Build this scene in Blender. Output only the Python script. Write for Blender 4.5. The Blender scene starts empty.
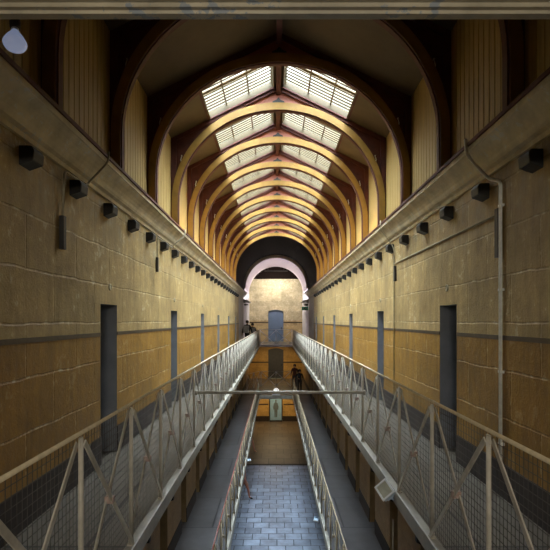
import bpy, bmesh, math, random
from mathutils import Vector, Matrix
random.seed(7)
C = bpy.context.scene.collection
PI = math.pi
EYE = 8.2            # eye height above the ground floor; everything below is written relative to the eye
ZU, ZM, ZG = -1.72, -4.72, -8.2   # upper gallery, middle gallery, ground floor
CX = -0.07           # camera stands a little left of the centre line
WX = 2.15            # half width between the cell walls
YEND = 40.7

# ------------------------------------------------------------------ materials
def nodes(name):
    m = bpy.data.materials.new(name); m.use_nodes = True
    nt = m.node_tree; nt.nodes.clear()
    out = nt.nodes.new('ShaderNodeOutputMaterial'); b = nt.nodes.new('ShaderNodeBsdfPrincipled')
    nt.links.new(b.outputs[0], out.inputs[0])
    return m, nt, b
def rgb(c): return (c[0], c[1], c[2], 1)
def coords(nt, scale=(1,1,1)):
    tc = nt.nodes.new('ShaderNodeTexCoord'); mp = nt.nodes.new('ShaderNodeMapping')
    mp.inputs['Scale'].default_value = scale
    nt.links.new(tc.outputs['Object'], mp.inputs[0]); return mp.outputs[0]
def noise(nt, vec, scale, detail=6, rough=.6):
    n = nt.nodes.new('ShaderNodeTexNoise'); n.inputs['Scale'].default_value = scale
    n.inputs['Detail'].default_value = detail; n.inputs['Roughness'].default_value = rough
    nt.links.new(vec, n.inputs['Vector']); return n.outputs['Fac']
def ramp(nt, fac, stops):
    r = nt.nodes.new('ShaderNodeValToRGB'); nt.links.new(fac, r.inputs[0])
    els = r.color_ramp.elements
    els[0].position, els[0].color = stops[0][0], rgb(stops[0][1])
    els[1].position, els[1].color = stops[-1][0], rgb(stops[-1][1])
    for p, c in stops[1:-1]:
        e = els.new(p); e.color = rgb(c)
    return r.outputs[0]
def mix(nt, fac, a, b, mode='MIX'):
    m = nt.nodes.new('ShaderNodeMix'); m.data_type = 'RGBA'; m.blend_type = mode
    for sock, v in ((m.inputs[0], fac), (m.inputs[6], a), (m.inputs[7], b)):
        if isinstance(v, (int, float)): sock.default_value = v
        elif isinstance(v, tuple): sock.default_value = rgb(v)
        else: nt.links.new(v, sock)
    return m.outputs[2]
def bump(nt, b, h, strength=.3, dist=.01):
    n = nt.nodes.new('ShaderNodeBump'); n.inputs['Strength'].default_value = strength
    n.inputs['Distance'].default_value = dist
    nt.links.new(h, n.inputs['Height']); nt.links.new(n.outputs[0], b.inputs['Normal'])
def mat(name, c, rough=.6, var=.25, scale=6, bmp=.15, metal=0, stretch=(1,1,1), c2=None):
    m, nt, b = nodes(name)
    v = coords(nt, stretch); n = noise(nt, v, scale)
    lo = tuple(x*(1-var) for x in c); hi = c2 or tuple(min(1, x*(1+var)) for x in c)
    nt.links.new(ramp(nt, n, [(.3, lo), (.7, hi)]), b.inputs['Base Color'])
    b.inputs['Roughness'].default_value = rough; b.inputs['Metallic'].default_value = metal
    if bmp: bump(nt, b, n, bmp, .005)
    return m
def sepyz(nt, swap=False):
    tc = nt.nodes.new('ShaderNodeTexCoord'); s = nt.nodes.new('ShaderNodeSeparateXYZ'); c = nt.nodes.new('ShaderNodeCombineXYZ')
    nt.links.new(tc.outputs['Object'], s.inputs[0])
    nt.links.new(s.outputs[0 if swap else 1], c.inputs[0]); nt.links.new(s.outputs[2], c.inputs[1])
    return tc.outputs['Object'], c.outputs[0], s.outputs[2]
def mathn(nt, op, a, b):
    n = nt.nodes.new('ShaderNodeMath'); n.operation = op
    for i, v in enumerate((a, b)):
        if isinstance(v, (int, float)): n.inputs[i].default_value = v
        else: nt.links.new(v, n.inputs[i])
    return n.outputs[0]
def stone(name, upper, lower, split, joint, rough=.5, endwall=False, chip=.62, bw=1.05, bh=.46):
    """painted ashlar; a dado colour below height `split`"""
    m, nt, b = nodes(name)
    obj, yz, z = sepyz(nt, endwall)
    wob = nt.nodes.new('ShaderNodeTexNoise'); wob.inputs['Scale'].default_value = 2.5; wob.inputs['Detail'].default_value = 4
    nt.links.new(obj, wob.inputs['Vector'])
    addv = nt.nodes.new('ShaderNodeVectorMath'); addv.operation = 'MULTIPLY_ADD'
    nt.links.new(wob.outputs['Color'], addv.inputs[0]); addv.inputs[1].default_value = (.045, .045, 0); nt.links.new(yz, addv.inputs[2])
    br = nt.nodes.new('ShaderNodeTexBrick'); nt.links.new(addv.outputs[0], br.inputs['Vector'])
    br.inputs['Scale'].default_value = 1; br.inputs['Mortar Size'].default_value = .012
    br.inputs['Mortar Smooth'].default_value = .6
    br.inputs['Brick Width'].default_value = bw; br.inputs['Row Height'].default_value = bh
    br.inputs['Color1'].default_value = (.86,.86,.86,1); br.inputs['Color2'].default_value = (1.1,1.1,1.1,1)
    br.inputs['Mortar'].default_value = (1,1,1,1)
    n1 = noise(nt, obj, 1.6, 8, .65); n2 = noise(nt, obj, 9, 8, .7); n3 = noise(nt, obj, 45, 4, .7)
    gt = mathn(nt, 'GREATER_THAN', z, split)
    base = mix(nt, gt, lower, upper)
    base = mix(nt, 1.0, base, br.outputs['Color'], 'MULTIPLY')
    base = mix(nt, 1.0, base, ramp(nt, n1, [(.25, (.55,.52,.47)), (.5, (.95,.95,.95)), (.75, (1.15,1.12,1.05))]), 'MULTIPLY')
    base = mix(nt, 1.0, base, ramp(nt, n2, [(.3, (.8,.77,.7)), (.6, (1.05,1.05,1.05))]), 'MULTIPLY')
    # chipped pale joints
    chipf = mathn(nt, 'MULTIPLY', br.outputs['Fac'], ramp(nt, n2, [(.5, (0,0,0)), (.6, (1,1,1))]))
    base = mix(nt, mathn(nt, 'MULTIPLY', chipf, .5), base, joint)
    # darker open joints elsewhere
    dk = mathn(nt, 'MULTIPLY', br.outputs['Fac'], ramp(nt, n2, [(.42, (.28,.28,.28)), (.5, (0,0,0))]))
    base = mix(nt, dk, base, tuple(x*.35 for x in lower))
    low = ramp(nt, gt, [(0, (.35,.35,.35)), (1, (1,1,1))])
    peel = ramp(nt, mathn(nt, 'MULTIPLY', n2, mathn(nt, 'ADD', n1, .5)), [(chip, (0,0,0)), (chip+.03, (1,1,1))])
    base = mix(nt, mathn(nt, 'MULTIPLY', mathn(nt, 'MULTIPLY', peel, low), .5), base, joint)
    if not endwall and split < 5:
        # flaking limewash along the top of the wall, under the cornice
        zr = ramp(nt, mathn(nt, 'DIVIDE', mathn(nt, 'ADD', z, 0), 1.6), [(.45, (0,0,0)), (1.0, (.55,.55,.55))])
        pk = mathn(nt, 'MULTIPLY', zr, ramp(nt, noise(nt, obj, 5, 9, .7), [(.50, (0,0,0)), (.60, (1,1,1))]))
        base = mix(nt, pk, base, (.33,.33,.27))
        streak = noise(nt, coords(nt, (1,3,.35)), 3, 7, .65)
        base = mix(nt, 1.0, base, ramp(nt, streak, [(.3, (.72,.70,.66)), (.65, (1.08,1.08,1.05))]), 'MULTIPLY')
    nt.links.new(base, b.inputs['Base Color']); b.inputs['Roughness'].default_value = rough
    nt.links.new(mathn(nt, 'MULTIPLY_ADD' if False else 'ADD', mathn(nt, 'MULTIPLY', n2, .35), rough-.15), b.inputs['Roughness'])
    h = mathn(nt, 'ADD', mathn(nt, 'MULTIPLY', br.outputs['Fac'], -.6), mathn(nt, 'ADD', mathn(nt, 'MULTIPLY', n2, .9), mathn(nt, 'MULTIPLY', n3, .35)))
    bump(nt, b, h, .55, .02)
    return m

M = {}
M['wall'] = stone('painted_stone', (.43,.305,.125), (.31,.160,.018), -.17, (.66,.60,.42))
M['wall_mid'] = stone('painted_stone_lower_storeys', (.36,.235,.10), (.36,.235,.10), 50, (.5,.42,.28))
M['wall_end'] = stone('pale_end_stone', (.62,.54,.36), (.55,.42,.22), 0.0, (.8,.76,.62), endwall=True, bw=.9, bh=.4)
M['wall_end_low'] = stone('ochre_end_stone', (.50,.32,.10), (.50,.32,.10), 0.0, (.6,.45,.25), endwall=True)
M['white_wall'] = mat('white_limewash', (.72,.71,.74), .7, .08, 3)
M['grey_wall'] = mat('grey_render', (.36,.34,.30), .7, .15, 3)
M['pink_white'] = mat('pinkish_white_plaster', (.80,.72,.76), .6, .08, 5)
M['reveal'] = mat('blue_grey_reveal_paint', (.21,.22,.24), .45, .2, 3)
M['jamb'] = mat('tan_jamb_paint', (.36,.25,.12), .6, .2, 4)
M['cell_door'] = mat('dark_steel_door_paint', (.05,.055,.065), .5, .2, 5)
M['blue_door'] = mat('slate_blue_door_paint', (.13,.19,.30), .5, .1, 3)
M['skirt'] = mat('dark_brown_skirting_paint', (.022,.014,.011), .7, .3, 5)
M['band'] = mat('brown_band_paint', (.055,.035,.02), .5, .3, 8)
M['boards'] = mat('cream_boards', (.37,.25,.075), .55, .22, 3, .2, stretch=(8,8,.6))
M['gold'] = mat('golden_varnished_timber', (.26,.142,.021), .5, .22, 5, .2)
M['maroon'] = mat('maroon_timber_paint', (.085,.020,.011), .7, .3, 6)
M['pink'] = mat('pink_infill_boards', (.30,.10,.065), .6, .12, 4)
M['plaster'] = mat('olive_brown_plaster', (.115,.08,.04), .8, .15, 2)
M['yellow'] = mat('yellow_curb_timber', (.060,.038,.007), .5, .12, 5)
M['bar'] = mat('ochre_glazing_bar', (.12,.08,.03), .55, .15, 8)
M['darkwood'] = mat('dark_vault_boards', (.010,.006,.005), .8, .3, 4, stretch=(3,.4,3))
M['rail'] = mat('worn_rail_brass', (.60,.50,.33), .32, .2, 14, .05, metal=.2)
M['post'] = mat('cream_grey_painted_iron', (.50,.46,.38), .45, .25, 9, .2)
M['joint'] = mat('pinkish_worn_joint', (.42,.31,.26), .5, .3, 30)
M['midpost'] = mat('tan_painted_iron', (.34,.27,.17), .45, .25, 9, .2)
M['wire'] = mat('dark_wire', (.07,.062,.05), .6, .2, 20, 0, metal=0)
M['kerb'] = mat('pale_grey_kerb_paint', (.33,.31,.26), .45, .22, 5)
M['whiterail'] = mat('bluish_white_iron', (.8,.8,.86), .45, .1, 9)
M['redrail'] = mat('red_oxide_rail', (.25,.07,.045), .4, .3, 12)
M['walkfloor'] = mat('walkway_stone', (.20,.18,.15), .42, .25, 2.5, .15)
M['bluewalk'] = mat('slate_walkway', (.17,.175,.19), .30, .3, 1.7, .12)
M['iron'] = mat('black_iron', (.018,.017,.016), .5, .3, 20)
M['vent'] = mat('black_painted_block', (.016,.015,.014), .55, .5, 25)
M['conduit'] = mat('galvanised_conduit', (.85,.85,.80), .4, .15, 15, .05, metal=0)
M['brownpipe'] = mat('painted_over_conduit', (.42,.37,.25), .5, .2, 15)
M['darkpipe'] = mat('dark_switch_strip', (.035,.033,.03), .5, .2, 15)
M['whiteplastic'] = mat('white_enamel', (.72,.74,.74), .4, .06, 10, 0)
M['bluegrey'] = mat('pale_blue_casting', (.55,.68,.80), .4, .08, 12, 0)
M['lens'] = mat('floodlight_lens', (.45,.45,.36), .12, .15, 12, 0)
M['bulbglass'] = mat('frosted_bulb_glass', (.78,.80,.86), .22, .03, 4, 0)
b_=M['bulbglass'].node_tree.nodes['Principled BSDF']; b_.inputs['Emission Color'].default_value=(.55,.66,1,1); b_.inputs['Emission Strength'].default_value=.22  # faint blue glow standing in for light reflected by the unlit glass
M['domeglass'] = mat('lit_lamp_dome', (.8,.8,.8), .4, .03, 4, 0); b_=M['domeglass'].node_tree.nodes['Principled BSDF']; b_.inputs['Emission Color'].default_value=(1,.96,.9,1); b_.inputs['Emission Strength'].default_value=.6
M['green'] = mat('exit_green', (.02,.45,.24), .4, .05, 4, 0)
M['paper'] = mat('blue_grey_exhibit_board', (.24,.42,.62), .5, .15, 3, 0)
M['paperfig'] = mat('dark_exhibit_figure', (.10,.13,.15), .5, .1, 3, 0)
M['cream'] = mat('cream_panel', (.75,.68,.52), .5, .05, 3, 0)

def glass():
    m = bpy.data.materials.new('skylight_glass'); m.use_nodes = True; nt = m.node_tree; nt.nodes.clear()
    o = nt.nodes.new('ShaderNodeOutputMaterial'); t = nt.nodes.new('ShaderNodeBsdfTransparent'); g = nt.nodes.new('ShaderNodeBsdfGlossy')
    t.inputs[0].default_value = (.93,.95,.95,1); g.inputs['Roughness'].default_value = .08
    v = coords(nt); n = noise(nt, v, 5)
    d = nt.nodes.new('ShaderNodeBsdfTranslucent'); d.inputs[0].default_value = (.8,.8,.75,1)
    mx = nt.nodes.new('ShaderNodeMixShader'); nt.links.new(ramp(nt, n, [(.35, (.002,.002,.002)), (.7, (.008,.008,.008))]), mx.inputs[0])
    nt.links.new(t.outputs[0], mx.inputs[1]); nt.links.new(d.outputs[0], mx.inputs[2])
    m2 = nt.nodes.new('ShaderNodeMixShader'); m2.inputs[0].default_value = .05
    nt.links.new(mx.outputs[0], m2.inputs[1]); nt.links.new(g.outputs[0], m2.inputs[2])
    nt.links.new(m2.outputs[0], o.inputs[0]); return m
M['glass'] = glass()
M['darkwood'].node_tree.nodes['Principled BSDF'].inputs['Specular IOR Level'].default_value=.05

def flags(name, c, bw, bh, rough, mortar=.02, mc=None, off=.5):
    m, nt, b = nodes(name)
    tc = nt.nodes.new('ShaderNodeTexCoord'); v = tc.outputs['Object']
    br = nt.nodes.new('ShaderNodeTexBrick'); nt.links.new(v, br.inputs['Vector'])
    br.inputs['Scale'].default_value = 1; br.inputs['Mortar Size'].default_value = mortar
    br.inputs['Brick Width'].default_value = bw; br.inputs['Row Height'].default_value = bh; br.offset = off
    br.inputs['Color1'].default_value = rgb(tuple(x*.8 for x in c)); br.inputs['Color2'].default_value = rgb(tuple(x*1.25 for x in c))
    br.inputs['Mortar'].default_value = rgb(mc or tuple(x*.25 for x in c))
    n = noise(nt, v, 2.2, 8, .65)
    nt.links.new(mix(nt, 1, br.outputs['Color'], ramp(nt, n, [(.3, (.65,.62,.58)), (.65, (1.1,1.1,1.1))]), 'MULTIPLY'), b.inputs['Base Color'])
    b.inputs['Roughness'].default_value = rough
    bump(nt, b, mathn(nt, 'ADD', mathn(nt, 'MULTIPLY', br.outputs['Fac'], -1), mathn(nt, 'MULTIPLY', n, .5)), .4, .01)
    return m
M['flags'] = flags('bluestone_flags', (.19,.23,.30), .62, .52, .42, .018)
M['darkflags'] = flags('dark_brown_flags', (.10,.078,.055), .9, 1.1, .5, .02)
M['midflags'] = flags('gallery_flags', (.075,.073,.075), 3.0, 1.9, .33, .02)
M['upflags'] = flags('upper_gallery_flags', (.13,.112,.085), 3.0, 1.9, .42, .015)

def peeling(name, c, under, th=.56, rough=.5):
    m, nt, b = nodes(name)
    v = coords(nt); n1 = noise(nt, v, 3, 8, .6); n2 = noise(nt, v, 14, 8, .65)
    f = mathn(nt, 'MULTIPLY', mathn(nt, 'ADD', n1, .5), n2)
    base = ramp(nt, n1, [(.3, tuple(x*.6 for x in c)), (.7, tuple(x*1.2 for x in c))])
    base = mix(nt, ramp(nt, f, [(th, (0,0,0)), (th+.02, (1,1,1))]), base, under)
    nt.links.new(base, b.inputs['Base Color']); b.inputs['Roughness'].default_value = rough
    bump(nt, b, f, .4, .01); return m
M['cornice'] = peeling('peeling_cornice_paint', (.66,.57,.37), (.62,.60,.52), .60)
M['beam'] = peeling('peeling_beam_paint', (.56,.50,.36), (.30,.33,.36), .60)

# ------------------------------------------------------------------ mesh builder
class MB:
    def __init__(s): s.v=[]; s.f=[]; s.m=[]; s.sm=[]
    def quad(s, pts, mi=0, smooth=False):
        b=len(s.v); s.v += [tuple(p) for p in pts]; s.f.append(tuple(range(b,b+len(pts)))); s.m.append(mi); s.sm.append(smooth)
    def box(s, x0,x1,y0,y1,z0,z1, mi=0, mats=None):
        if x0>x1: x0,x1=x1,x0
        if y0>y1: y0,y1=y1,y0
        if z0>z1: z0,z1=z1,z0
        b=len(s.v)
        s.v += [(x0,y0,z0),(x1,y0,z0),(x1,y1,z0),(x0,y1,z0),(x0,y0,z1),(x1,y0,z1),(x1,y1,z1),(x0,y1,z1)]
        F={'-z':(0,3,2,1),'+z':(4,5,6,7),'-y':(0,1,5,4),'+y':(2,3,7,6),'-x':(3,0,4,7),'+x':(1,2,6,5)}
        for k,q in F.items():
            s.f.append(tuple(b+i for i in q)); s.m.append((mats or {}).get(k,mi)); s.sm.append(False)
        return s
    def extrude(s, prof, axis, a, b, mi=0, smooth=False, caps=True):
        """closed 2-D profile swept along one axis; prof is (u,v) in the other two axes"""
        def P(u,v,t): return {'y':(u,t,v),'x':(t,u,v),'z':(u,v,t)}[axis]
        n=len(prof); o=len(s.v)
        s.v += [P(u,v,a) for u,v in prof]+[P(u,v,b) for u,v in prof]
        for i in range(n):
            j=(i+1)%n; s.f.append((o+i,o+j,o+n+j,o+n+i)); s.m.append(mi); s.sm.append(smooth)
        if caps:
            s.f.append(tuple(o+i for i in range(n))[::-1]); s.m.append(mi); s.sm.append(False)
            s.f.append(tuple(o+n+i for i in range(n))); s.m.append(mi); s.sm.append(False)
        return s
    def tube(s, pts, r, n=8, mi=0, flat=None):
        """tube along a polyline; flat=(w,t) sweeps a flat bar instead"""
        pts=[Vector(p) for p in pts]; rings=[]
        for i,p in enumerate(pts):
            d=(pts[min(i+1,len(pts)-1)]-pts[max(i-1,0)]).normalized()
            ref = Vector((1,0,0)) if abs(d.x)<.9 else Vector((0,0,1))
            u=(ref-d*ref.dot(d)).normalized(); w=d.cross(u)
            if flat: ring=[p+u*a*flat[1]/2+w*b_*flat[0]/2 for a,b_ in ((-1,-1),(1,-1),(1,1),(-1,1))]
            else:
                rr = r[i] if isinstance(r,(list,tuple)) else r
                ring=[p+(u*math.cos(2*PI*k/n)+w*math.sin(2*PI*k/n))*rr for k in range(n)]
            rings.append(ring)
        m=len(rings[0]); o=len(s.v)
        for ring in rings: s.v += [tuple(q) for q in ring]
        for i in range(len(rings)-1):
            for k in range(m):
                l=(k+1)%m
                s.f.append((o+i*m+k,o+i*m+l,o+(i+1)*m+l,o+(i+1)*m+k)); s.m.append(mi); s.sm.append(not flat)
        s.f.append(tuple(o+k for k in range(m))[::-1]); s.m.append(mi); s.sm.append(False)
        s.f.append(tuple(o+(len(rings)-1)*m+k for k in range(m))); s.m.append(mi); s.sm.append(False)
        return s
    def lathe(s, prof, n=24, mi=0, mtx=None):
        o=len(s.v); mtx = mtx or Matrix()
        for r,z in prof:
            for k in range(n): s.v.append(tuple(mtx @ Vector((r*math.cos(2*PI*k/n), r*math.sin(2*PI*k/n), z))))
        for i in range(len(prof)-1):
            for k in range(n):
                l=(k+1)%n; s.f.append((o+i*n+k,o+i*n+l,o+(i+1)*n+l,o+(i+1)*n+k)); s.m.append(mi); s.sm.append(True)
        s.f.append(tuple(o+k for k in range(n))[::-1]); s.m.append(mi); s.sm.append(False)
        e=o+(len(prof)-1)*n; s.f.append(tuple(e+k for k in range(n))); s.m.append(mi); s.sm.append(False)
        return s
    def build(s, name, mats, parent=None, bevel=0, fixn=True):
        me=bpy.data.meshes.new(name); me.from_pydata(s.v,[],s.f)
        for mm in (mats if isinstance(mats,(list,tuple)) else [mats]): me.materials.append(mm)
        me.polygons.foreach_set('material_index', s.m); me.polygons.foreach_set('use_smooth', s.sm)
        if fixn:
            bm=bmesh.new(); bm.from_mesh(me); bmesh.ops.recalc_face_normals(bm, faces=bm.faces); bm.to_mesh(me); bm.free()
        me.update()
        o=bpy.data.objects.new(name, me); C.objects.link(o)
        if parent: o.parent=parent
        if bevel:
            md=o.modifiers.new('bevel','BEVEL'); md.width=bevel; md.segments=2; md.limit_method='ANGLE'
        return o
def recenter(o, p):
    """put a mesh object's origin at p without moving it"""
    p=Vector(p); o.data.transform(Matrix.Translation(-p)); o.location=p; return o
def tag(o, label, cat, group=None):
    o['label']=label; o['category']=cat
    if group: o['group']=group
    return o
def struct(o, label=None, cat=None):
    o['kind']='structure'
    if label: o['label']=label
    if cat: o['category']=cat
    return o
def empty(name, loc=(0,0,0), rz=0):
    o=bpy.data.objects.new(name,None); C.objects.link(o); o.location=loc; o.rotation_euler=(0,0,rz); o.empty_display_size=.1; return o
def inst(src, parent, loc=(0,0,0), scale=None):
    c=src.copy(); C.objects.link(c); c.parent=parent; c.location=loc
    if scale: c.scale=scale
    return c
def copy_tree(o, parent=None):
    c=o.copy(); C.objects.link(c); c.parent=parent
    for ch in list(o.children): copy_tree(ch, c)
    return c

# ------------------------------------------------------------------ walls with cell doors
Y0=-3.0
YW=28.6     # where the ochre cell walls end
YA=33.0     # start of the white crossing vault
def side_wall(sgn, z0, z1, doors, dw, dtop, y0, y1, m, name, label, thick=.5):
    """doors: centre depths; openings reach from the floor z0 to dtop, reveals are painted slot 1"""
    b=MB(); xa, xb = sgn*WX, sgn*(WX+thick); ys=[y0]
    edges=[]
    for d in doors: edges.append((d-dw/2, d+dw/2))
    cur=y0
    for a,c in edges:
        b.box(xa,xb,cur,a,z0,dtop, 0, {'+y':1,'-y':0 if cur==y0 else 1}); cur=c
    b.box(xa,xb,cur,y1,z0,dtop, 0, {'-y':1 if edges else 0})
    cur=y0
    b.box(xa,xb,y0,y1,dtop,z1, 0)
    for a,c in edges: b.quad([(xa,a,dtop-.001),(xb,a,dtop-.001),(xb,c,dtop-.001),(xa,c,dtop-.001)],1)
    o=b.build(name,[m,M['reveal'] if z0==ZU else M['jamb']],fixn=False); return struct(o,label,'wall')
dn=[0]
def cell_door(sgn, y, z0, dtop, dw, label):
    dn[0]+=1
    x=sgn*(WX+.40)
    o=empty('door_%d'%dn[0],(x,y,z0)); struct(o,label,'door')
    MB().box(-.025,.025,-dw/2+.003,dw/2-.003,.003,dtop-z0-.003).build('door_leaf',M['cell_door'],o)
    h=MB().box(-sgn*.03,-sgn*.055,-.11,.11,1.25,1.42).build('hatch',M['cell_door'],o)
    MB().box(-sgn*.026,-sgn*.05,-dw/2+.05,-dw/2+.12,.95,1.1).build('lock_plate',M['iron'],o)
    return o
upL=[6.27+4.04*i-4.04 for i in range(0,7)]; upL=[y for y in upL if y<YW-1]
upR=[6.42+4.1*i-4.1 for i in range(0,7)]; upR=[y for y in upR if y<YW-1]
for sgn,ds,side in ((-1,upL,'left'),(1,upR,'right')):
    side_wall(sgn, ZU, 1.62, ds, .62, .20, Y0, YW, M['wall'],'wall_%s'%side,'%s upper gallery wall of painted stone blocks, beige above a brown line and ochre below'%side)
    side_wall(sgn, ZU, 4.2, [], 0, .2, YW, YA, M['grey_wall'],'wall_%s_pier'%side,'plain grey stretch of the %s upper wall before the white arch'%side)
    side_wall(sgn, ZU, 2.2, [], 0, .2, YA, YEND, M['white_wall'],'wall_%s_far'%side,'white wall under the vault at the far %s'%side)
    md=[1.2+2.04*i for i in range(16)]
    side_wall(sgn, ZM, ZU-.12, md, .62, -2.85, Y0, YEND, M['wall_mid'],'wall_%s_middle'%side,'brown painted stone wall of the %s middle gallery'%side)
    side_wall(sgn, ZG, ZM-.12, [], .62, -6.2, Y0, YEND, M['wall_mid'],'wall_%s_ground'%side,'brown ground floor wall below the %s gallery'%side)
    for i,y in enumerate(ds):
        cell_door(sgn,y,ZU,.20,.62,'narrow blue-grey cell doorway in the %s upper wall, number %d from the front'%(side,i+1) )
    for i,y in enumerate(md):
        cell_door(sgn,y,ZM,-2.85,.62,'dark cell doorway of the %s middle gallery'%side)
    # skirtings and painted line
    def strips(name, z0,z1,t,ds_,dw,m,y1,lab):
        b=MB(); cur=Y0
        for d in ds_:
            b.box(sgn*WX, sgn*(WX-t), cur, d-dw/2, z0,z1); cur=d+dw/2
        b.box(sgn*WX, sgn*(WX-t), cur, y1, z0,z1)
        struct(b.build(name,m),lab,'trim')
    strips('baseboard_%s'%side, ZU, -1.39, .012, ds, .62, M['skirt'], YW, 'dark brown skirting along the %s upper gallery'%side)
    strips('baseboard_%s_middle'%side, ZM, -4.40, .012, md, .62, M['skirt'], YEND, 'dark skirting along the %s middle gallery'%side)
    strips('trim_%d'%(1 if sgn<0 else 2), -.19, -.145, .006, ds, .62, M['band'], YW, 'dark brown painted line along the %s wall at eye level'%side)
    # small round vents over the cell doors
    for i,y in enumerate(ds):
        b=MB(); mt=Matrix.Translation((sgn*(WX-.004),y+.02,.42)) @ Matrix.Rotation(-sgn*PI/2,4,'Y')
        b.lathe([(.045,-.01),(.045,.008),(.03,.012),(.028,.003)],16,0,mt)
        o=b.build('door_number_disc',M['brownpipe']); recenter(o,(sgn*WX,y,.42))
        tag(o,'small worn disc over the %s cell doorway from the camera, %s upper wall'%(['nearest','second','third','fourth','fifth','sixth','seventh'][i],side),'disc','discs over the cell doors')
# shut the cavity between storeys and the back of the hall
for s_,sd in ((-1,'left'),(1,'right')): struct(MB().box(s_*2.64,s_*2.80,Y0-.3,YEND+.3,ZG,5.2).build('wall_%s_outside'%sd,M['wall_mid']),'outer %s wall of the building'%sd,'wall')
struct(MB().box(-2.7,2.7,Y0-.3,Y0,ZG,5.2).build('wall_back',M['wall_mid']),'wall behind the camera','wall')

# ------------------------------------------------------------------ floors
fl=MB().box(-2.65,2.65,Y0,28.4,ZG-.2,ZG); struct(fl.build('floor',M['flags']),'ground floor paved with bluish grey stone flags','floor')
struct(MB().box(-2.65,2.65,28.4,YEND,ZG-.2,ZG).build('floor_far',M['darkflags']),'far end of the ground floor, toned brown for the shade beyond the skylights','floor')  # darker, browner paving colour holds the shade beyond the last skylight
struct(MB().box(-2.15,2.15,28.3,28.55,ZG,ZG+.012).build('trim_9',M['skirt']),'dark threshold strip across the ground floor','trim')

RX=1.165       # railing line of the upper galleries
RM=1.065       # railing line of the middle galleries
def walkway(sgn, z, xin, y0, y1, floor_m, kerb_m, name, label, kh, t=.12):
    o=MB().box(sgn*(xin+.03), sgn*2.62, y0, y1, z-t, z).build(name, floor_m); struct(o,label,'floor')
    k=MB().box(sgn*(xin-.035), sgn*(xin+.035), y0, y1, z-t-kh, z+.015).build('kerb', kerb_m, o, bevel=.006)
    return o
YB=35.0   # upper bridge
for sgn,side in ((-1,'left'),(1,'right')):
    o=walkway(sgn,ZU,RX,Y0,YB,M['upflags'],M['kerb'],'floor_upper_%s'%side,'stone walkway of the %s upper gallery with a pale grey edge beam'%side,0.0)
    y=1.3
    while y<YB-.5:
        b=MB()
        b.tube([(sgn*(RX+.0),y,ZU-.13),(sgn*(RX+.0),y+.0,ZU-.20),(sgn*(RX+.10),y,ZU-.25),(sgn*(WX),y,ZU-.32)],0,flat=(.05,.018))
        br=b.build('bracket',M['iron'],o); y+=1.02
    o=walkway(sgn,ZM,RM,Y0,31.5,M['midflags'],M['kerb'],'floor_middle_%s'%side,'slate walkway of the %s middle gallery'%side,.08)
# upper bridge at the far end
o=MB().box(-WX,WX,YB,YEND,ZU-.12,ZU).build('floor_upper_bridge',M['upflags']); struct(o,'floor of the upper crossing at the far end','floor')
b=MB()
b.box(-RX-.03,RX+.03,YB-.05,YB+.02,ZU-.13,ZU+.015)
b.build('kerb',M['whiterail'],o)
o=MB().box(-WX,WX,31.5,YEND,ZM-.12,ZM).build('floor_middle_bridge',M['darkflags']); struct(o,'dark floor of the middle crossing at the far end','floor')
MB().box(-RM-.03,RM+.03,31.44,31.5,ZM-.22,ZM+.01).build('kerb',M['kerb'],o)
# near crossing the camera stands on
o=MB().box(-RX,RX,Y0,-.2,ZU-.12,ZU).build('floor_upper_landing',M['upflags']); struct(o,'landing of the upper gallery','floor')

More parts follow.
